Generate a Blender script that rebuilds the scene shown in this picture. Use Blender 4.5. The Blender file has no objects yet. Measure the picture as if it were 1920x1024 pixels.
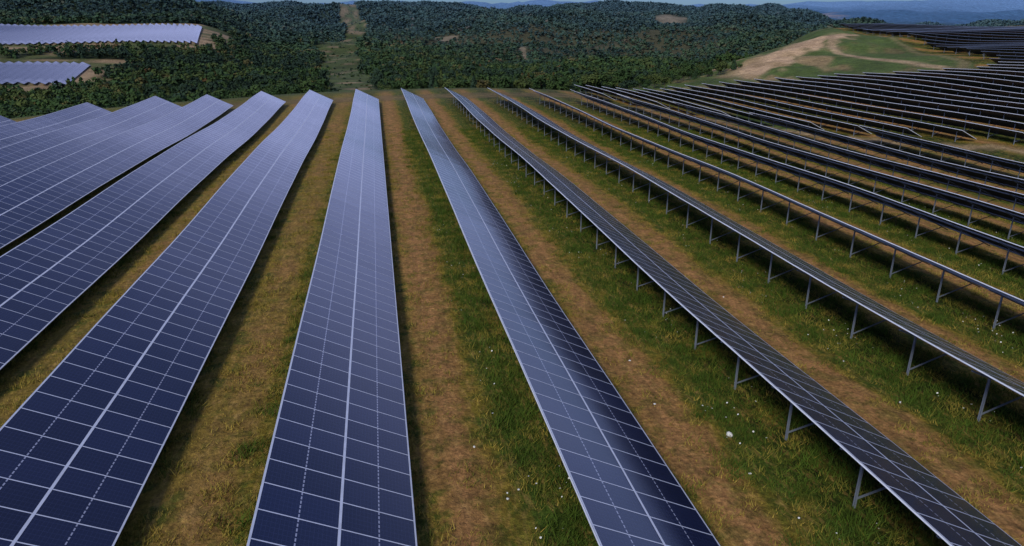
import bpy, math, numpy as np
from mathutils import Vector
rng=np.random.default_rng(7)
scene=bpy.context.scene
coll=scene.collection
scene.view_settings.view_transform='Standard'
scene.view_settings.look='None'
scene.view_settings.exposure=0
R=math.radians
CAMH=13.2
PITCH=7.56; XH0=-3.42; WID=3.68; DROP=1.80; HH=2.43
TILT=math.atan2(DROP,WID)

# ---------------------------------------------------------------- helpers
def smooth(a,b,x):
    t=np.clip((x-a)/(b-a),0,1); return t*t*(3-2*t)
def lut(xs,ys,sig,lo,hi):
    g=np.arange(lo,hi,1.0); v=np.interp(g,xs,ys)
    k=np.exp(-0.5*(np.arange(-4*sig,4*sig+1)/sig)**2); k/=k.sum()
    vp=np.pad(v,len(k)//2,mode='edge'); v=np.convolve(vp,k,'valid')[:len(g)]
    return lambda x: np.interp(x,g,v)
nearprof=lut([-400,-100,-60,-25,15,34,48,60,70,82,100,171,215,260,500],
             [-5,-1.2,-.2,0,0,-.6,-1.7,-2.9,-2.6,-1.0,1,8.1,9.8,10.0,10.0],5,-700,800)
crest=lut([-400,-200,-60,-49,-38,-26,-12,60,70,99,134,161,171,210,400],
          [60,80,104,114,124,130,136,148,158,174,204,225,235,305,420],4,-700,800)
def vnoise(x,y,seed,sc):
    s=np.random.default_rng(seed); r=0
    for i in range(6):
        a=s.uniform(0,2*np.pi); f=s.uniform(.6,1.7)/sc; ph=s.uniform(0,6.28)
        r=r+np.sin((x*np.cos(a)+y*np.sin(a))*f*6.28+ph)
    return r/6
Cx=[0,250,400,600,900,1300,1600,2000,3000,5000,9000]
Cz=[-11,-11,-15,-16,-5,26,40,30,35,120,110]
Lx=[0,250,330,400,480,600,800,1300,1600,3000,5000,9000]
Lz=[-14,-14,-15,-9,-2,10,14,26,34,45,150,110]
Rx=[0,250,400,700,1000,1300,1700,2400,3200,4200,5500,7000,9000]
Rz=[-12,-12,-18,-16,-4,3,-8,10,38,40,110,180,120]
def terrain(x,y):
    x=np.asarray(x,float); y=np.asarray(y,float)
    nz=nearprof(x)+0.14*np.sin(y*0.055+x*.02)*smooth(20,60,y)+0.09*np.sin(y*.13+x*.05)
    nz=nz+2.4*np.exp(-((x-152)/24)**2-((y-210)/26)**2)
    nz=nz+smooth(70,105,x)*smooth(50,100,y)*1.5*vnoise(x,y,17,75)
    d=y-crest(x)
    kn_=smooth(-45,-5,d)*smooth(80,100,x)*(1-smooth(180,220,x))
    nz=nz+kn_*(.9*vnoise(x,y,15,26)+.35*vnoise(x,y,16,9))
    D=np.hypot(x,y); az=np.degrees(np.arctan2(x,y))
    wl=1-smooth(-13,-7,az)
    wr=smooth(26,40,az)
    zf=np.interp(D,Cx,Cz)*(1-wl)*(1-wr)+np.interp(D,Lx,Lz)*wl+np.interp(D,Rx,Rz)*wr
    am=smooth(250,800,D)*(1-.8*wl*(1-smooth(620,900,D)))
    zf=zf+am*(13*vnoise(x,y,3,480)+19*vnoise(x,y,5,220)+3*vnoise(x,y,6,80))+smooth(1500,4000,D)*(34*vnoise(x,y,9,1800)+14*vnoise(x,y,10,700))
    w=smooth(0,95,d)
    w=np.where(y<-200,0,w)
    return nz*(1-w)+zf*w

def mesh_np(name,verts,faces_flat,nper,mats,matidx=None,cols=None,uv=None,smooth_shade=False):
    me=bpy.data.meshes.new(name)
    verts=np.asarray(verts,np.float32); ff=np.asarray(faces_flat,np.int32).ravel()
    nf=len(ff)//nper
    me.vertices.add(len(verts)); me.vertices.foreach_set('co',verts.ravel())
    me.loops.add(len(ff)); me.loops.foreach_set('vertex_index',ff)
    me.polygons.add(nf)
    me.polygons.foreach_set('loop_start',np.arange(nf,dtype=np.int32)*nper)
    me.polygons.foreach_set('loop_total',np.full(nf,nper,np.int32))
    for m in mats: me.materials.append(m)
    if matidx is not None: me.polygons.foreach_set('material_index',np.asarray(matidx,np.int32))
    me.polygons.foreach_set('use_smooth',np.full(nf,smooth_shade,bool))
    me.update(calc_edges=True)
    if cols is not None:
        a=me.color_attributes.new('Col','FLOAT_COLOR','POINT')
        c=np.ones((len(verts),4),np.float32); c[:,:cols.shape[1]]=cols
        a.data.foreach_set('color',c.ravel())
    if uv is not None:
        l=me.uv_layers.new(name='UVMap'); l.data.foreach_set('uv',np.asarray(uv,np.float32)[ff].ravel())
    return me
def add(name,me,parent=None,loc=None,**k):
    o=bpy.data.objects.new(name,me); coll.objects.link(o)
    if parent is not None: o.parent=parent
    if loc is not None: o.location=loc
    for a,b in k.items(): o[a]=b
    return o

class NT:
    def __init__(s,name):
        s.m=bpy.data.materials.new(name); s.m.use_nodes=True; s.t=s.m.node_tree; s.n=s.t.nodes
        s.b=s.n['Principled BSDF']
    def new(s,t,**k):
        n=s.n.new(t)
        for a,b in k.items(): setattr(n,a,b)
        return n
    def l(s,a,b): s.t.links.new(a,b)
    def math(s,op,a,b=None,c=None):
        n=s.new('ShaderNodeMath',operation=op)
        for i,v in enumerate((a,b,c)):
            if v is None: continue
            if isinstance(v,(int,float)): n.inputs[i].default_value=v
            else: s.l(v,n.inputs[i])
        return n.outputs[0]
    def mix(s,f,a,b,bt='MIX'):
        n=s.new('ShaderNodeMix',data_type='RGBA',blend_type=bt)
        for i,v in ((0,f),(6,a),(7,b)):
            if isinstance(v,(int,float)): n.inputs[i].default_value=v
            elif isinstance(v,tuple): n.inputs[i].default_value=(*v,1)
            else: s.l(v,n.inputs[i])
        return n.outputs[2]
    def noise(s,vec,sc,det=4,rough=.55):
        n=s.new('ShaderNodeTexNoise'); n.inputs['Scale'].default_value=sc; n.inputs['Detail'].default_value=det
        n.inputs['Roughness'].default_value=rough
        if vec is not None: s.l(vec,n.inputs['Vector'])
        return n.outputs['Fac']
    def ramp(s,f,stops):
        n=s.new('ShaderNodeValToRGB'); e=n.color_ramp.elements
        while len(e)<len(stops): e.new(.5)
        for i,(p,c) in enumerate(stops):
            e[i].position=p; e[i].color=(*c,1) if isinstance(c,tuple) else (c,c,c,1)
        s.l(f,n.inputs[0]); return n.outputs[0]

# ---------------------------------------------------------------- materials
def mat_metal(name,col,rough,metal=0.6):
    t=NT(name); g=t.new('ShaderNodeNewGeometry')
    f=t.noise(g.outputs['Position'],3.0)
    c=t.mix(f,tuple(v*.75 for v in col),tuple(min(1,v*1.2) for v in col))
    t.l(c,t.b.inputs['Base Color']); t.b.inputs['Metallic'].default_value=metal
    t.b.inputs['Roughness'].default_value=rough
    return t.m
M_alu=mat_metal('aluminium_frame',(.58,.61,.65),.45,.12)
M_alu2=mat_metal('dim_aluminium_frame',(.15,.19,.27),.5,.2)  # darker, bluer frame colour for the far rows
M_steel=mat_metal('galvanised_steel',(.18,.21,.25),.5,.3)
M_back=mat_metal('panel_backsheet',(.02,.024,.032),.6,0)

def mat_glass():
    t=NT('solar_glass'); u=t.new('ShaderNodeUVMap'); sp=t.new('ShaderNodeSeparateXYZ'); t.l(u.outputs[0],sp.inputs[0])
    U,V=sp.outputs[0],sp.outputs[1]
    fu=t.math('FLOOR',U); fv=t.math('FLOOR',t.math('DIVIDE',V,2.05))
    cmb=t.new('ShaderNodeCombineXYZ'); t.l(fu,cmb.inputs[0]); t.l(fv,cmb.inputs[1])
    wn=t.new('ShaderNodeTexWhiteNoise',noise_dimensions='3D'); t.l(cmb.outputs[0],wn.inputs['Vector'])
    base=t.mix(wn.outputs['Value'],(.002,.005,.021),(.006,.011,.037))
    cu=t.math('FRACT',t.math('MULTIPLY',U,6)); cv=t.math('FRACT',t.math('MULTIPLY',V,9.756))
    lu=t.math('LESS_THAN',cu,.045); lv=t.math('LESS_THAN',cv,.05)
    ln=t.math('MAXIMUM',lu,lv)
    base=t.mix(t.math('MULTIPLY',ln,.25),base,(.08,.10,.22))
    vm=t.math('MODULO',V,2.05)
    q=t.math('LESS_THAN',t.math('ABSOLUTE',t.math('SUBTRACT',vm,1.025)),.018)
    ds=t.math('GREATER_THAN',t.math('FRACT',t.math('MULTIPLY',U,6)),.35)
    base=t.mix(t.math('MULTIPLY',t.math('MULTIPLY',q,ds),.7),base,(.44,.47,.56))
    g=t.new('ShaderNodeNewGeometry'); du=t.noise(g.outputs['Position'],.35,5)
    base=t.mix(t.math('MULTIPLY',du,.03),base,(.12,.16,.37))
    t.l(base,t.b.inputs['Base Color'])
    r=t.math('MULTIPLY_ADD',du,.12,.11); t.l(r,t.b.inputs['Roughness'])
    t.b.inputs['IOR'].default_value=1.5
    t.b.inputs['Sheen Weight'].default_value=.02; t.b.inputs['Sheen Roughness'].default_value=.35
    return t.m
M_glass=mat_glass()

def mat_foliage(name,rough=.9):
    t=NT(name); a=t.new('ShaderNodeVertexColor',layer_name='Col'); g=t.new('ShaderNodeNewGeometry')
    f=t.noise(g.outputs['Position'],.6,3)
    c=t.mix(1.0,a.outputs[0],t.ramp(f,[(.3,.8),(.7,1.18)]),'MULTIPLY')
    t.l(c,t.b.inputs['Base Color']); t.b.inputs['Roughness'].default_value=rough
    t.b.inputs['Specular IOR Level'].default_value=.12
    return t.m
M_leaf=mat_foliage('tree_foliage'); M_grass=mat_foliage('grass_blades')
t=NT('bark'); g=t.new('ShaderNodeNewGeometry')
t.l(t.mix(t.noise(g.outputs['Position'],4),(.03,.022,.015),(.09,.07,.05)),t.b.inputs['Base Color']); t.b.inputs['Roughness'].default_value=.95
M_bark=t.m
t=NT('flower_petals'); g=t.new('ShaderNodeNewGeometry')
t.l(t.mix(t.noise(g.outputs['Position'],4),(.45,.45,.40),(.7,.7,.62)),t.b.inputs['Base Color']); M_flow=t.m

def mat_ground():
    t=NT('ground_soil_grass'); g=t.new('ShaderNodeNewGeometry'); P=g.outputs['Position']
    a=t.new('ShaderNodeVertexColor',layer_name='Col')
    sp=t.new('ShaderNodeSeparateXYZ'); t.l(P,sp.inputs[0])
    mp=t.new('ShaderNodeMapping'); t.l(P,mp.inputs[0]); mp.inputs['Scale'].default_value=(1,.28,1)
    n1=t.noise(mp.outputs[0],.55,6,.65); n2=t.noise(P,.12,4); n3=t.noise(mp.outputs[0],4.5,6,.7); n4=t.noise(P,1.0,6,.7); n5=t.noise(P,.5,5,.7)
    ph=t.math('DIVIDE',t.math('ADD',sp.outputs[0],-XH0+PITCH*40),PITCH)
    ph=t.math('ADD',ph,t.math('MULTIPLY',t.math('SUBTRACT',n1,.5),.42))
    ph=t.math('FRACT',ph)
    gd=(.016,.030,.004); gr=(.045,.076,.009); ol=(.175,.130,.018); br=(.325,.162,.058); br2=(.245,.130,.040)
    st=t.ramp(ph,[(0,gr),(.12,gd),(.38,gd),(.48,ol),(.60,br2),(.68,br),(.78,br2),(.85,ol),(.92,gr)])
    trk=t.ramp(ph,[(.52,0.0),(.62,1.0),(.78,1.0),(.88,0.0)])
    keep=t.math('MULTIPLY_ADD',trk,-.50,1.0)
    lf=t.new('ShaderNodeMapRange'); t.l(sp.outputs[0],lf.inputs[0]); lf.inputs[1].default_value=1; lf.inputs[2].default_value=-6; lf.inputs[3].default_value=.05; lf.inputs[4].default_value=.80
    st=t.mix(t.math('MULTIPLY',t.ramp(n2,[(.35,.3),(.6,1.0)]),lf.outputs[0]),st,(.160,.122,.018))
    st=t.mix(t.math('MULTIPLY',t.ramp(n5,[(.52,0.0),(.62,.8)]),keep),st,(.250,.168,.028))
    st=t.mix(t.math('MULTIPLY',t.ramp(n4,[(.49,0.0),(.58,.9)]),keep),st,(.044,.068,.008))
    st=t.mix(t.math('MULTIPLY',trk,t.ramp(t.noise(mp.outputs[0],1.6,6,.75),[(.50,0.0),(.62,.55)])),st,(.125,.072,.026))
    st=t.mix(t.ramp(n3,[(.50,0.0),(.70,.6)]),st,(.37,.225,.07))
    fc=t.mix(1.0,a.outputs['Color'],t.ramp(t.noise(P,.05,8,.7),[(.3,.6),(.7,1.4)]),'MULTIPLY')
    fc=t.mix(1.0,fc,t.ramp(t.noise(P,.5,6,.7),[(.3,.65),(.7,1.35)]),'MULTIPLY')
    col=t.mix(a.outputs['Alpha'],fc,st)
    col=t.mix(1.0,col,t.ramp(t.noise(P,7,5,.75),[(.3,.40),(.7,1.5)]),'MULTIPLY')
    col=t.mix(1.0,col,t.ramp(t.noise(P,1.7,6,.7),[(.3,.62),(.7,1.28)]),'MULTIPLY')
    t.l(col,t.b.inputs['Base Color']); t.b.inputs['Roughness'].default_value=.95
    t.b.inputs['Specular IOR Level'].default_value=.1
    bp=t.new('ShaderNodeBump'); bp.inputs['Strength'].default_value=.9; bp.inputs['Distance'].default_value=.16
    t.l(t.noise(P,3.0,7,.7),bp.inputs['Height']); t.l(bp.outputs[0],t.b.inputs['Normal'])
    return t.m
M_ground=mat_ground()

# ---------------------------------------------------------------- land cover
def corridor(x,y):
    c=-14-.0185*(y-250)+7*np.sin(y*.008)+4*vnoise(x*0,y,62,90); hw=9.5+6*smooth(250,600,y)+5*vnoise(x,y,61,50)
    return np.where(y>140, 1-smooth(hw*.75,hw*1.25,np.abs(x-c)),0)
EF=np.array([-.1668,.9860]); LF=np.array([.9860,.1668])
def leftfield(x,y):
    a=x*EF[0]+y*EF[1]; l=x*LF[0]+y*LF[1]; n=14*vnoise(x,y,63,45)
    m1=(a>462+.5*n)&(a<612+n)&(l<-8+.30*(a-540)*.5+n)&(l>-520)
    m2=(a>325+.4*n)&(a<=430)&(l<-66+.32*(a-340)*.5+n)&(l>-520)
    m3=(a>415)&(a<475)&(l<-90+2*n)&(l>-520)&(vnoise(x,y,64,30)>-.1)
    return (m1|m2|m3)
def scrub(x,y):
    D=np.hypot(x,y); az=np.degrees(np.arctan2(x,y))
    return smooth(560,680,D+60*vnoise(x,y,71,150))*(1-smooth(900,1040,D+60*vnoise(x,y,73,150)))*smooth(-2,2,az)*(1-smooth(24,32,az))
def clearing(x,y):
    D=np.hypot(x,y); az=np.degrees(np.arctan2(x,y)); n=vnoise(x,y,75,30)
    return ((np.abs(az-11.8+.004*(D-700))<.28+.12*n)&(D>640)&(D<800))|((np.abs(az-5.5-.006*(D-900))<1.0+n)&(D>890)&(D<945))|((az>22)&(az<24.5)&(D>1150+40*n)&(D<1230))
def treemask(x,y):
    D=np.hypot(x,y); d=y-crest(x)
    ok=(d>58-24*smooth(50,80,x)*(1-smooth(130,160,x)))&(D>150)
    ok|=(x>66)&(x<104)&(d>9+4*vnoise(x,y,77,12))
    ok&=~leftfield(x,y)
    ok&=~clearing(x,y)
    return ok

# ---------------------------------------------------------------- terrain
xs=np.concatenate([-np.geomspace(9000,700,24),np.arange(-680,-100,9),np.arange(-96,240,1.6),np.arange(242,420,6),np.geomspace(430,9000,60)])
ys=np.concatenate([[-9000,-5000,-2500,-1200,-600,-300,-150,-80,-40],np.arange(-20,330,1.6),np.arange(332,720,6),np.arange(728,1700,16),np.geomspace(1720,9500,70)])
X,Y=np.meshgrid(xs,ys); Z=terrain(X,Y)
D=np.hypot(X,Y); d=Y-crest(X)
ff=np.array([.022,.034,.012]); col=np.zeros(X.shape+(4,)); col[...,:3]=ff
def setc(m,c):
    m=np.clip(m,0,1)[...,None]; col[...,:3]=col[...,:3]*(1-m)+np.array(c)*m
n60=vnoise(X,Y,31,55); n25=vnoise(X,Y,33,24); n9=vnoise(X,Y,35,9)
setc(scrub(X,Y)*.9,(.062,.060,.032))
setc(corridor(X,Y),(.056,.074,.022))
setc(corridor(X,Y)*smooth(.0,.3,n25*.9+n60*.5+smooth(600,950,Y)*.5-.28),(.17,.13,.070))
lf=leftfield(X,Y).astype(float)
setc(lf,(.27,.19,.105)); setc(lf*smooth(-.15,.15,n60+.5*n25),(.075,.088,.030))
az=np.degrees(np.arctan2(X,Y))
setc(clearing(X,Y).astype(float),(.17,.14,.085))
farm=(1-smooth(-4,10,d))
setc(smooth(-8,2,d)*(1-smooth(45,70,d)),(.062,.075,.020))
def yend(x):
    return np.interp(x,[-64,-57,-49,-41,-33.7,-26,-18.5,34,38,42,49.5,57,64.5,67,84,100,118,125,133,171,210,300],
                       [84,92,101,112,117,118,122,124,122,119,112,101,86,158,151,141,124,126,136,217,300,380])
def lane(x): return np.interp(x,[40,46,49.5,57,64.5,80,140],[124,116,112,101,86,63,20])
kn=(X>60)&(Y>yend(X)+3)&(d<25)&(X<330)
knm=kn.astype(float)
setc(knm,(.066,.096,.022)); setc(knm*smooth(0.15,.4,n25+.3*n60+.5*n9),(.120,.105,.038))
ridge=knm*smooth(-8+8*n9,-3+8*n9,d)*(1-smooth(6,16,d))*smooth(88,102,X)*(1-smooth(165,190,X))
setc(ridge*.95,(.46,.31,.175))
ridge2=knm*smooth(-24,-15,d+14*n9+7*n25)*smooth(-.02,.15,n9+n25)*smooth(84,98,X)*(1-smooth(110,145,X))
setc(ridge2*.75,(.30,.205,.10))
pth=knm*(1-smooth(1.0,2.0,np.abs(X-(128+.35*(Y-160)+5*np.sin(Y*.06)))))
setc(pth*.85,(.36,.25,.14))
pth2=knm*(1-smooth(1,3,np.abs((Y-yend(X))-6+2*n9)))*(X<170)
setc(pth2*.5,(.26,.18,.09))
lm=(1-smooth(1.5,4,np.abs(Y-(lane(X)+4)+2.5*n9)))*smooth(40,50,X)*(1-smooth(110,130,X))
setc(lm,(.27,.19,.095))
lm2=(1-smooth(3,6,np.abs(d+8+1.5*n9)))*smooth(-60,-40,X)*(1-smooth(58,66,X))
setc(lm2*.7,(.18,.12,.055))
alpha=farm*(1-np.clip(knm,0,1))*(1-lm)*(1-.7*lm2)
haze_mix=smooth(800,2800,D)[...,None]
col[...,:3]=col[...,:3]*(1-haze_mix)+np.array([.048,.115,.205])*haze_mix  # aerial haze painted into the ground colour, bluer with distance
haze_mix=smooth(2900,6000,D)[...,None]
col[...,:3]=col[...,:3]*(1-haze_mix)+np.array([.125,.235,.39])*haze_mix  # paler blue haze painted over the farthest ridges
pit=(np.abs(az-33.5)<1.2)&(D>2500)&(D<3100)
col[pit,:3]=(.19,.18,.20)
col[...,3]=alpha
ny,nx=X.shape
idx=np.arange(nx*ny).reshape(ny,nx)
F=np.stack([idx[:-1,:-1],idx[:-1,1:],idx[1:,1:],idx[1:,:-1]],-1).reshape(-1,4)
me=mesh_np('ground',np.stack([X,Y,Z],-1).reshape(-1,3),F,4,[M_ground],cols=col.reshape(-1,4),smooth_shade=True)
add('ground',me,kind='structure')

# ---------------------------------------------------------------- solar rows
QS=1.0
def deck_arrays(o,e,s0,s1,step,jit=True):
    l=np.array([e[1],-e[0]])
    s=np.arange(s0,s1+.001,step)
    c=o[None,:]+s[:,None]*e[None,:]
    cm=c+l[None,:]*WID/2
    z=terrain(cm[:,0],cm[:,1])
    nk=9 if step<2 else (5 if step>3 else 3)
    k=np.ones(nk)/nk
    z=np.convolve(np.pad(z,len(k)//2,mode='edge'),k,'valid')
    if jit:
        z=z+.02*np.sin(s*.31+o[0])+rng.normal(0,.0025,len(s))
    return s,c,l,z
def Pt(c,l,z,lat,lift):
    n=np.array([math.sin(TILT),math.cos(TILT)])
    ll=lat*QS+lift*n[0]; zz=z+(HH-DROP*lat/WID)*QS+lift*n[1]
    return np.concatenate([c+l[None,:]*ll,zz[:,None]],1)
def sheet(a,b):
    n=len(a); v=np.concatenate([a,b]); i=np.arange(n-1)
    return v,np.stack([i,i+n,i+n+1,i+1],-1)
def box_strip(c,l,z,lat0,lat1,lift0,lift1):
    A=Pt(c,l,z,lat0,lift1);B=Pt(c,l,z,lat1,lift1);C=Pt(c,l,z,lat1,lift0);Dd=Pt(c,l,z,lat0,lift0)
    n=len(A); v=np.concatenate([A,B,C,Dd]); i=np.arange(n-1); f=[];m=[]
    for k,(p,q) in enumerate(((0,1),(1,2),(2,3),(3,0))):
        f.append(np.stack([i+p*n,i+q*n,i+1+q*n,i+1+p*n],-1)); m.append(np.full(n-1,k))
    for j,rev in ((0,1),(n-1,0)):
        q=[j,j+n,j+2*n,j+3*n]
        f.append(np.array([q if not rev else q[::-1]])); m.append(np.array([4]))
    return v,np.concatenate(f),np.concatenate(m)
def join(parts):
    V=[];Fs=[];o=0
    for v,f in parts: V.append(v);Fs.append(f+o);o+=len(v)
    return np.concatenate(V),np.concatenate(Fs)

def bar_mesh(name,p0,p1,w,h,mat,profile='box'):
    p0=Vector(p0);p1=Vector(p1); ax=(p1-p0).normalized(); s=ax.cross(Vector((0,1,0))); 
    s.normalize(); y=ax.cross(s)
    if profile=='I':
        pts=[(-w,-h),(w,-h),(w,-h+.010),(.006,-h+.010),(.006,h-.010),(w,h-.010),(w,h),(-w,h),(-w,h-.010),(-.006,h-.010),(-.006,-h+.010),(-w,-h+.010)]
    else:
        pts=[(-w,-h),(w,-h),(w,-h+.01),(-w+.01,-h+.01),(-w+.01,h-.01),(w,h-.01),(w,h),(-w,h)]
    v=[];n=len(pts)
    for p in (p0,p1):
        for a,b in pts: v.append(tuple(p+s*a+y*b))
    f=[[i,(i+1)%n,(i+1)%n+n,i+n] for i in range(n)]
    f.append(list(range(n))[::-1]); f.append([i+n for i in range(n)])
    me=bpy.data.meshes.new(name); me.from_pydata(v,[],f); me.materials.append(mat); me.update(); return me
def zdeck(lat): return HH-DROP*lat/WID
PL=1.05
def supports():
    return (bar_mesh('post',(PL,0,-.4),(PL,0,zdeck(PL)-.22),.027,.040,M_steel,'I'),
        bar_mesh('rafter',(.25,.0,zdeck(.25)-.19),(3.45,.0,zdeck(3.45)-.19),.028,.04,M_steel,'C'),
        bar_mesh('brace',(PL+.08,0,.22),(3.0,0,zdeck(3.0)-.23),.018,.026,M_steel,'C'))
cache={}
E=np.array([0.,1.])
for k in range(-8,10):
    DROP={3:1.62,4:1.66}.get(k,1.80); TILT=math.atan2(DROP,WID)
    if DROP not in cache: cache[DROP]=supports()
    post_me,raf_me,brace_me=cache[DROP]
    xh=XH0+PITCH*k
    y1=float(yend(xh)) if k<9 else 84.
    y0=-12.
    o=np.array([xh,y0]); L=math.floor(y1-y0)
    z0=float(terrain(xh+WID/2,y0))
    lab="long tilted row of dark blue solar panels above grass"
    if k>=2: lab="long row of dark solar panels on exposed steel posts"
    root=bpy.data.objects.new('solar_panel_row',None); coll.objects.link(root)
    root.location=(xh,y0,z0); root['label']=lab; root['category']='solar panels'; root['group']='rows of the solar farm'
    s,c,l,z=deck_arrays(o,E,0,L,1.0)
    off=np.array([xh,y0,z0])
    v,f,m=box_strip(c,l,z,0,WID,-.045,0)
    uvv=np.zeros((len(v),2)); n=len(s); uvv[:,0]=np.tile(s,4)
    uvv[n:3*n,1]=4.1
    mi=np.where(m==0,0,np.where(m==2,1,2))
    add('panel_deck',mesh_np('panel_deck',v-off,f,4,[M_glass,M_back,M_alu],mi,uv=uvv),root)
    parts=[]
    hw=.018
    cc=np.repeat(c,2,axis=0); cc[0::2,1]-=hw; cc[1::2,1]+=hw; zz=np.repeat(z,2)
    A=Pt(cc,l,zz,.03,.004);B=Pt(cc,l,zz,WID-.03,.004)
    nn=len(cc); i=np.arange(0,nn,2)
    parts.append((np.concatenate([A,B]),np.stack([i,i+nn,i+nn+1,i+1],-1)))
    for la,lb in ((.0,.045),(WID/2-.034,WID/2+.034),(WID-.045,WID)):
        parts.append(sheet(Pt(c,l,z,la,.007),Pt(c,l,z,lb,.007)))
    v,f=join(parts)
    add('frame',mesh_np('frame',v-off,f,4,[M_alu]),root)
    for la in (.75,2.9):
        v,f,m=box_strip(c,l,z,la,la+.07,-.14,-.05)
        add('purlin',mesh_np('purlin',v-off,f,4,[M_steel]),root)
    for yy in np.arange(1.5,L-.5,3.5):
        zi=float(np.interp(yy,s,z))-z0
        add('post',post_me,root,(0,yy,zi))
        if k>=0:
            add('rafter',raf_me,root,(0,yy,zi)); add('brace',brace_me,root,(0,yy+.09,zi))
DROP=1.80; TILT=math.atan2(DROP,WID)

def far_row(o,e,L,step,label,group,q_=1.0,edge=.07,fr=None):
    global QS
    QS=q_
    s,c,l,z=deck_arrays(o,e,0,L,step,False)
    v,f,m=box_strip(c,l,z,0,WID,-.06,0)
    uvv=np.zeros((len(v),2)); n=len(s); uvv[:,0]=np.tile(s,4); uvv[n:3*n,1]=4.1
    mi=np.where(m==0,0,np.where(m==2,1,2))
    parts=[(v,f)]; mis=[mi]; uvs=[uvv]
    def addp(v,f,mat):
        parts.append((v,f)); mis.append(np.full(len(f),mat)); uvs.append(np.zeros((len(v),2)))
    for la,lb in ((0,edge),(WID/2-.03,WID/2+.03),(WID-edge*.7,WID)):
        v,f=sheet(Pt(c,l,z,la,.01),Pt(c,l,z,lb,.01)); addp(v,f,2)
    ss=np.arange(0,s[-1],2.0); z2=np.interp(ss,s,z)
    cc=np.repeat(o[None,:]+ss[:,None]*e[None,:],2,axis=0); cc[0::2]-=e*.03; cc[1::2]+=e*.03; zz=np.repeat(z2,2)
    A=Pt(cc,l,zz,.07,.006);B=Pt(cc,l,zz,WID-.07,.006); nn=len(cc); i=np.arange(0,nn,2)
    addp(np.concatenate([A,B]),np.stack([i,i+nn,i+nn+1,i+1],-1),2)
    for sv in np.arange(1.5,s[-1],4.0):
        p=o+e*sv+l*PL*q_; zi=float(np.interp(sv,s,z)); h=.035
        v=[];
        for zz_ in (zi-.6,zi+zdeck(PL)*q_-.05):
            for a,b in ((-h,-h),(h,-h),(h,h),(-h,h)):
                q=p+e*a+l*b; v.append((q[0],q[1],zz_))
        f=np.array([[0,1,5,4],[1,2,6,5],[2,3,7,6],[3,0,4,7]]); addp(np.array(v),f,3)
        p2=o+e*sv+l*3.0*q_; v=[]
        for q,zz_ in ((p,zi+.2),(p2,zi+zdeck(3.0)*q_-.1)):
            for a,b in ((-.03,-.03),(.03,-.03),(.03,.03),(-.03,.03)):
                w=q+e*a; v.append((w[0],w[1],zz_+b))
        addp(np.array(v),f,3)
    v,f=join(parts); uvv=np.concatenate(uvs)
    off=np.array([o[0],o[1],z[0]])
    me=mesh_np('solar_panel_row',v-off,f,4,[M_glass,M_back,fr or M_alu,M_steel],np.concatenate(mis),uv=uvv)
    ob=add('solar_panel_row',me,loc=tuple(off)); ob['label']=label; ob['category']='solar panels'; ob['group']=group
    QS=1.0
x_=XH0+PITCH*6.0
while x_<262:
    ys0=float(lane(x_))+5.5
    y1=float(yend(x_)) if x_>66 else 154+ (x_-60)*.2
    y1-=rng.uniform(0,2)
    ys0=max(ys0,38)
    if y1-ys0>6: far_row(np.array([x_,ys0]),E,y1-ys0,2.0,"dark solar panel row climbing a grassy hillside",'rows on the hillside',.68,.10 if x_<140 else .04,None if x_<125 else M_alu2)
    x_+=3.6
for i in range(48):
    la=-30-3.9*i
    o=LF*la+EF*(486+4*math.sin(i*.19)); far_row(o,EF,96,4.0,"pale bluish solar panel row on bare tan earth",'rows of the distant solar field',.92,.04,M_alu2)
for i in range(22):
    la=-76-3.9*i
    o=LF*la+EF*(348+2*math.sin(i*.3)); far_row(o,EF,60,4.0,"pale bluish solar panel row on bare tan earth",'rows of the distant solar field',.92,.04,M_alu2)

# ---------------------------------------------------------------- trees
def crown_t(r,n,kind,qs):
    if kind==0:
        m=8; lc=np.stack([r.uniform(-.3,.3,m),r.uniform(-.3,.3,m),r.uniform(.38,.82,m)],1); lr=r.uniform(.15,.27,m)
        j=r.integers(0,m,n); dv=r.normal(size=(n,3)); dv/=np.linalg.norm(dv,axis=1)[:,None]
        dv[:,2]=np.where(dv[:,2]<-.3,-dv[:,2],dv[:,2])
        c=lc[j]+dv*lr[j][:,None]*r.uniform(.75,1.1,(n,1))
        sh=r.uniform(.88,1.12,m)[j]
    else:
        zz=r.uniform(0,1,n)**1.2; a=r.uniform(0,6.28,n); rad=.34*(1-zz)*r.uniform(.6,1.1,n)*(1+.25*np.sin(a*3))
        c=np.stack([rad*np.cos(a),rad*np.sin(a),.12+.9*zz],1); dv=np.stack([np.cos(a),np.sin(a),np.full(n,.5)],1)
        sh=r.uniform(.85,1.12,n)
    nrm=dv+r.normal(0,.30,(n,3)); nrm[:,2]+=.35; nrm/=np.linalg.norm(nrm,axis=1)[:,None]
    t1=np.cross(nrm,r.normal(size=(n,3))); t1/=np.linalg.norm(t1,axis=1)[:,None]; t2=np.cross(nrm,t1)
    q=qs*r.uniform(.6,1.3,(n,1))
    v=np.stack([c+t1*q*r.uniform(.7,1.2,(n,1)),c+t2*q*r.uniform(.7,1.2,(n,1)),c-t1*q*r.uniform(.7,1.2,(n,1)),c-t2*q*r.uniform(.7,1.2,(n,1))],1)
    return v.reshape(-1,3),np.repeat(sh,4)
PAL=np.array([[.028,.055,.016],[.036,.063,.017],[.024,.048,.018],[.049,.068,.018],[.021,.040,.021],[.078,.070,.022],[.10,.062,.024]])
PP=np.array([.26,.22,.2,.14,.147,.026,.007])
gx,gy=np.meshgrid(np.arange(-800,1500,3.5),np.arange(150,1720,3.5))
gx=gx.ravel()+rng.uniform(-2,2,gx.size); gy=gy.ravel()+rng.uniform(-2,2,gy.size)
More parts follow.
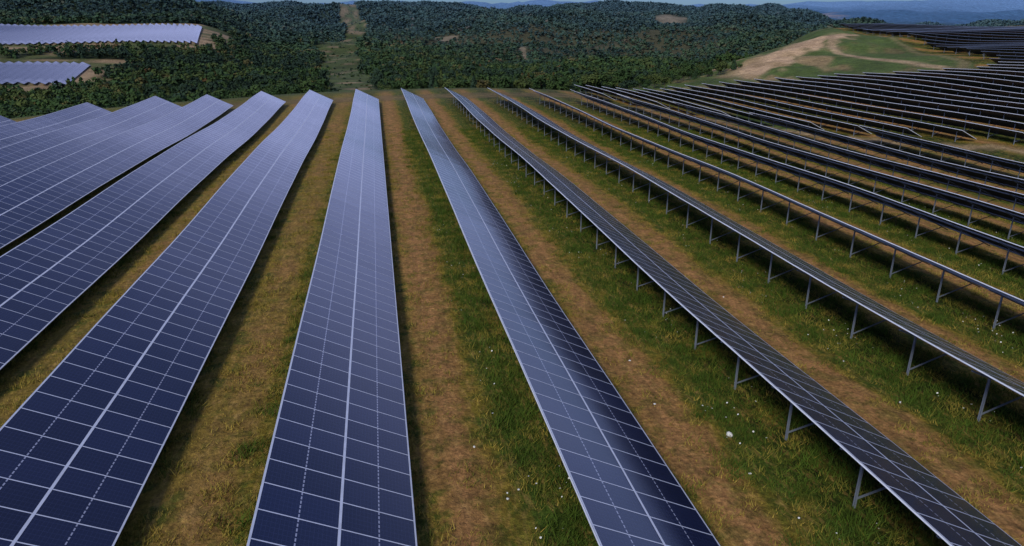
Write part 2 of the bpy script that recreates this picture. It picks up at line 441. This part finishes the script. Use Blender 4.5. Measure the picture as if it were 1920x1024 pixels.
Dt=np.hypot(gx,gy); azt=np.degrees(np.arctan2(gx,gy))
pre=(azt>-33)&(azt<54)&(Dt<1700)
gx,gy,Dt,azt=gx[pre],gy[pre],Dt[pre],azt[pre]
keep=treemask(gx,gy)
cor=corridor(gx,gy)>.5
keep&=~(cor&(rng.uniform(size=gx.size)>.18))
keep&=(Dt<700)|(rng.uniform(size=gx.size)<.66)
dens=vnoise(gx,gy,41,90)
keep&=~((dens>.40)&(rng.uniform(size=gx.size)<.4))
keep&=rng.uniform(size=gx.size)>.62*scrub(gx,gy)
gx,gy,Dt,azt,cor=gx[keep],gy[keep],Dt[keep],azt[keep],cor[keep]
gz=terrain(gx,gy)
dcr=gy-crest(gx)
low=(dcr<40)&(gx>60)
near=np.where((azt>-27)&(azt<48)&(Dt<420)&(~cor)&((~low)|(dcr<24)))[0]
near=near[np.argsort(Dt[near])][:295]
isn=np.zeros(len(gx),bool); isn[near]=True
tint=vnoise(gx,gy,43,130); tint2=vnoise(gx,gy,47,60); tint3=vnoise(gx,gy,49,190)
def tree_cols(n,Dv,tn,t2,t3):
    ci=rng.choice(len(PAL),n,p=PP); ci=np.where((tn>.3)&(rng.uniform(size=n)<.12),5,ci)
    ci=np.where((t2>.3)&(rng.uniform(size=n)<.5),3,ci)
    ci=np.where((t3<-.15)&(rng.uniform(size=n)<.6),4,ci)
    c=PAL[ci]*rng.uniform(.9,1.1,(n,1))*(1+.4*t3)[:,None]
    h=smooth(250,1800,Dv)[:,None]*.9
    return c*(1-h)+np.array([.052,.100,.128])*h  # crown colour fades to blue with distance, painted haze
VV=[];CC=[]
for lo,hi,n,qs in ((0,330,150,.09),(330,560,50,.14),(560,900,22,.21),(900,5000,11,.31)):
    T=[crown_t(np.random.default_rng(100+i),n,1 if i%4==3 else 0,qs) for i in range(8)]
    sel=np.where((~isn)&(Dt>=lo)&(Dt<hi))[0]
    ti=rng.integers(0,8,len(sel))
    for a in range(8):
        s_=sel[ti==a]
        if not len(s_): continue
        v,sh=T[a]; m=len(s_)
        q_=rng.uniform(size=m)**1.9; w=3.1+2.6*q_; h=3.2+3.0*q_*rng.uniform(.7,1.2,m)
        w=np.where(cor[s_],w*.45,np.where(low[s_],w*.6,w)); h=np.where(cor[s_],h*.3,np.where(low[s_],h*.5,h))
        if lo>=560: w*=1.2
        ang=rng.uniform(0,6.28,m); ca,sa=np.cos(ang),np.sin(ang)
        x=(v[None,:,0]*ca[:,None]-v[None,:,1]*sa[:,None])*w[:,None]+gx[s_][:,None]
        y=(v[None,:,0]*sa[:,None]+v[None,:,1]*ca[:,None])*w[:,None]+gy[s_][:,None]
        z=v[None,:,2]*h[:,None]+gz[s_][:,None]-.5
        VV.append(np.stack([x,y,z],-1).reshape(-1,3))
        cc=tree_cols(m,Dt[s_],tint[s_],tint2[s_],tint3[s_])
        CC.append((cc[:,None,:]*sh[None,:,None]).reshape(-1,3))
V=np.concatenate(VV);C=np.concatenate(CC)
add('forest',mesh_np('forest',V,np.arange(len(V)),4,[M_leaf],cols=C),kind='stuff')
print('forest faces',len(V)//4)
def trunk_mesh(r):
    v=[];f=[]
    def limb(p0,p1,r0,r1,seg=6,nn=4):
        p0=np.array(p0,float);p1=np.array(p1,float); ax=p1-p0; ax/=np.linalg.norm(ax)
        s=np.cross(ax,[.3,1,.1]); s/=np.linalg.norm(s); t=np.cross(ax,s); b=len(v)
        for i in range(nn+1):
            q=i/nn; c=p0+(p1-p0)*q+(s*math.sin(q*3.1)*.02); rr=r0+(r1-r0)*q
            for j in range(seg):
                a=2*math.pi*j/seg; v.append(tuple(c+(s*math.cos(a)+t*math.sin(a))*rr))
        for i in range(nn):
            for j in range(seg):
                f.append([b+i*seg+j,b+i*seg+(j+1)%seg,b+(i+1)*seg+(j+1)%seg,b+(i+1)*seg+j])
    limb((0,0,-.06),(0.02,0.01,.75),.030,.008)
    for i in range(6):
        a=r.uniform(0,6.28); z=r.uniform(.25,.6); q=r.uniform(.18,.3)
        limb((0,0,z),(q*math.cos(a),q*math.sin(a),z+r.uniform(.1,.25)),.012,.003,5,3)
    me=bpy.data.meshes.new('trunk'); me.from_pydata(v,[],f); me.materials.append(M_bark); me.update(); return me
protos=[]
for i in range(10):
    r=np.random.default_rng(300+i); kind=1 if i in(3,8) else 0
    v,sh=crown_t(r,520,kind,.052)
    base=PAL[[0,1,3,2,0,5,1,3,4,6][i]]
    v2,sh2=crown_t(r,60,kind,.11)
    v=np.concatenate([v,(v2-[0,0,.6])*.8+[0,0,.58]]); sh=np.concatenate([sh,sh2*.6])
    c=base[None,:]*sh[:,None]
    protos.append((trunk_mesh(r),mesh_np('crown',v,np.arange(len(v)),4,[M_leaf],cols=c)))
labs=["dark green broadleaf tree at the forest edge","green broadleaf tree at the forest edge","olive green young tree at the forest edge","dark pointed conifer tree at the forest edge","dark green broadleaf tree at the forest edge","yellowing autumn tree at the forest edge","green broadleaf tree at the forest edge","olive green young tree at the forest edge","bluish green conifer tree at the forest edge","orange autumn tree at the forest edge"]
for i in near:
    p=rng.choice(10,p=[.16,.16,.13,.12,.155,.04,.12,.08,.03,.005])
    root=bpy.data.objects.new('tree',None); coll.objects.link(root)
    root.location=(gx[i],gy[i],gz[i]); root.rotation_euler=(0,0,rng.uniform(0,6.28))
    w=rng.uniform(3.6,6.4)*(.55 if low[i] else 1); root.scale=(w,w,w*rng.uniform(.85,1.15))
    root['label']=labs[p]; root['category']='tree'; root['group']='trees at the forest edge'
    add('trunk',protos[p][0],root); add('crown',protos[p][1],root)

# ---------------------------------------------------------------- grass + flowers
def blades(px,py,h,wd,cols,nb,name,mat):
    n=len(px); pz=terrain(px,py)
    px=np.repeat(px,nb);py=np.repeat(py,nb);pz=np.repeat(pz,nb);h=np.repeat(h,nb)*rng.uniform(.5,1.2,n*nb)
    cols=np.repeat(cols,nb,axis=0)*rng.uniform(.75,1.25,(n*nb,1))
    px=px+rng.normal(0,.09,n*nb);py=py+rng.normal(0,.09,n*nb)
    a=rng.uniform(0,6.28,n*nb); le=rng.normal(0,.6,(n*nb,2))*h[:,None]
    v=np.zeros((n*nb,3,3))
    v[:,0]=np.stack([px-np.cos(a)*wd,py-np.sin(a)*wd,pz-.02],1)
    v[:,1]=np.stack([px+np.cos(a)*wd,py+np.sin(a)*wd,pz-.02],1)
    v[:,2]=np.stack([px+le[:,0],py+le[:,1],pz+h],1)
    V=v.reshape(-1,3); C=np.repeat(cols,3,axis=0)
    add(name,mesh_np(name,V,np.arange(len(V)),3,[mat],cols=C),kind='stuff')
N=230000
px=rng.uniform(-26,52,N); py=6+rng.uniform(0,1,N)**1.6*85
ph=((px-XH0)/PITCH+.14*vnoise(px,py,51,4))%1
nn=vnoise(px,py,53,2.6)
green=np.clip(smooth(.80,.90,ph)+(1-smooth(.40,.52,ph)),0,1)
brown=smooth(.52,.62,ph)*(1-smooth(.78,.86,ph))*smooth(-8,0,px)
kp=rng.uniform(size=N)<np.clip(.25+.6*green+.7*(nn>.1)-.6*brown,.04,1)
px,py,ph,nn,green,brown=[a[kp] for a in (px,py,ph,nn,green,brown)]
g=np.array([.046,.080,.009]); o_=np.array([.28,.205,.038])
mixv=np.clip(1-green*1.0+rng.normal(0,.28,len(px))-nn*.9+.15*(px<0),0,1)[:,None]
cols=g*(1-mixv)+o_*mixv
h=(.07+.10*green+.08*(nn>.2))*rng.uniform(.6,1.6,len(px))
blades(px,py,h,.016,cols,5,'grass',M_grass)
N=5200
fx=rng.uniform(2,50,N); fy=8+rng.uniform(0,1,N)**1.5*62
ph=((fx-XH0)/PITCH)%1
kp=((ph>.84)|(ph<.22))&(vnoise(fx,fy,57,5)>.05)
fx,fy=fx[kp],fy[kp]; fz=terrain(fx,fy)+rng.uniform(.15,.4,len(fx)); r_=rng.uniform(.014,.036,len(fx))
hex_=[(math.cos(a),math.sin(a),0) for a in np.arange(6)*math.pi/3]
hx=np.array(hex_); tl=rng.normal(0,.3,(len(fx),2))
vv=np.zeros((len(fx),6,3)); vv[:,:,0]=fx[:,None]+hx[None,:,0]*r_[:,None]; vv[:,:,1]=fy[:,None]+hx[None,:,1]*r_[:,None]
vv[:,:,2]=fz[:,None]+(hx[None,:,0]*tl[:,:1]+hx[None,:,1]*tl[:,1:])*r_[:,None]
add('wildflowers',mesh_np('wildflowers',vv.reshape(-1,3),np.arange(len(fx)*6),6,[M_flow]),kind='stuff')
import bmesh
def stone(x,y,s,lab,seed):
    r=np.random.default_rng(seed)
    bm=bmesh.new(); bmesh.ops.create_icosphere(bm,subdivisions=2,radius=s)
    for v_ in bm.verts:
        v_.co*=1+.25*math.sin(v_.co.x*9/s*.3+seed)+r.uniform(-.1,.1); v_.co.z*=.6
    me=bpy.data.meshes.new('stone'); bm.to_mesh(me); bm.free(); me.materials.append(M_flow)
    ob=add('stone',me,loc=(x,y,float(terrain(x,y))+s*.2)); ob['label']=lab; ob['category']='stone'; ob['group']='pale stones in the grass'
stone(11.0,18.1,.12,"white stone lying on the brown track",1)
for i,(x,y) in enumerate(((9.3,20.5),(10.6,16.0),(9.6,24),(18.5,22.5),(16.9,30),(2.4,19),(3.0,16.2))):
    stone(x,y,.045,"small pale stone in short grass",10+i)

# ---------------------------------------------------------------- light
SE,SR=R(38),R(215)
w=bpy.data.worlds.new('World'); scene.world=w; w.use_nodes=True
nt=w.node_tree; bg=nt.nodes['Background']
sky=nt.nodes.new('ShaderNodeTexSky'); sky.sky_type='NISHITA'; sky.sun_disc=False
sky.sun_elevation=SE; sky.sun_rotation=SR; sky.air_density=1.2; sky.dust_density=.6; sky.ozone_density=2.5
tc=nt.nodes.new('ShaderNodeTexCoord')
mp=nt.nodes.new('ShaderNodeMapping'); mp.inputs['Scale'].default_value=(1,1,3); nt.links.new(tc.outputs['Generated'],mp.inputs[0])
no=nt.nodes.new('ShaderNodeTexNoise'); no.inputs['Scale'].default_value=1.6; no.inputs['Detail'].default_value=4
nt.links.new(mp.outputs[0],no.inputs['Vector'])
cr=nt.nodes.new('ShaderNodeValToRGB'); cr.color_ramp.elements[0].position=.35; cr.color_ramp.elements[1].position=.7
nt.links.new(no.outputs['Fac'],cr.inputs[0])
sx=nt.nodes.new('ShaderNodeSeparateXYZ'); nt.links.new(tc.outputs['Generated'],sx.inputs[0])
el=nt.nodes.new('ShaderNodeValToRGB'); e=el.color_ramp.elements
e[0].position=0.03; e[0].color=(.0,)*3+(1,); e[1].position=.12; e[1].color=(1,1,1,1)
for p,vv_ in ((.28,1.0),(.46,.35),(.8,.3)):
    q=e.new(p); q.color=(vv_,)*3+(1,)
nt.links.new(sx.outputs[2],el.inputs[0])
ml=nt.nodes.new('ShaderNodeMath'); ml.operation='MULTIPLY_ADD'; ml.inputs[1].default_value=.45; ml.inputs[2].default_value=.4
nt.links.new(cr.outputs[0],ml.inputs[0])
m2=nt.nodes.new('ShaderNodeMath'); m2.operation='MULTIPLY'; nt.links.new(ml.outputs[0],m2.inputs[0]); nt.links.new(el.outputs[0],m2.inputs[1])
mr=nt.nodes.new('ShaderNodeMapRange'); nt.links.new(sx.outputs[0],mr.inputs[0])
mr.inputs[1].default_value=.25; mr.inputs[2].default_value=.75; mr.inputs[3].default_value=1; mr.inputs[4].default_value=.65
m3=nt.nodes.new('ShaderNodeMath'); m3.operation='MULTIPLY'; nt.links.new(m2.outputs[0],m3.inputs[0]); nt.links.new(mr.outputs[0],m3.inputs[1])
mx=nt.nodes.new('ShaderNodeMix'); mx.data_type='RGBA'; mx.inputs[7].default_value=(5.3,5.9,10.2,1)
nt.links.new(m3.outputs[0],mx.inputs[0])
tn=nt.nodes.new('ShaderNodeMix'); tn.data_type='RGBA'; tn.blend_type='MULTIPLY'; tn.inputs[0].default_value=1; tn.inputs[7].default_value=(.18,.30,.60,1)
nt.links.new(sky.outputs[0],tn.inputs[6]); nt.links.new(tn.outputs[2],mx.inputs[6])
nt.links.new(mx.outputs[2],bg.inputs[0]); bg.inputs[1].default_value=.15
sun=bpy.data.lights.new('sun','SUN'); sun.energy=3.1; sun.angle=R(14); sun.color=(1,.94,.84)
so=bpy.data.objects.new('sun',sun); coll.objects.link(so)
dv=Vector((math.sin(SR)*math.cos(SE),math.cos(SR)*math.cos(SE),math.sin(SE)))
so.rotation_euler=dv.to_track_quat('Z','Y').to_euler()

cam=bpy.data.cameras.new('camera'); co=bpy.data.objects.new('camera',cam); coll.objects.link(co)
co.location=(0,0,CAMH); co.rotation_euler=(R(90-20.24),0,R(-10.9))
cam.lens=24; cam.sensor_width=36; cam.clip_end=20000; cam.clip_start=.1
scene.camera=co
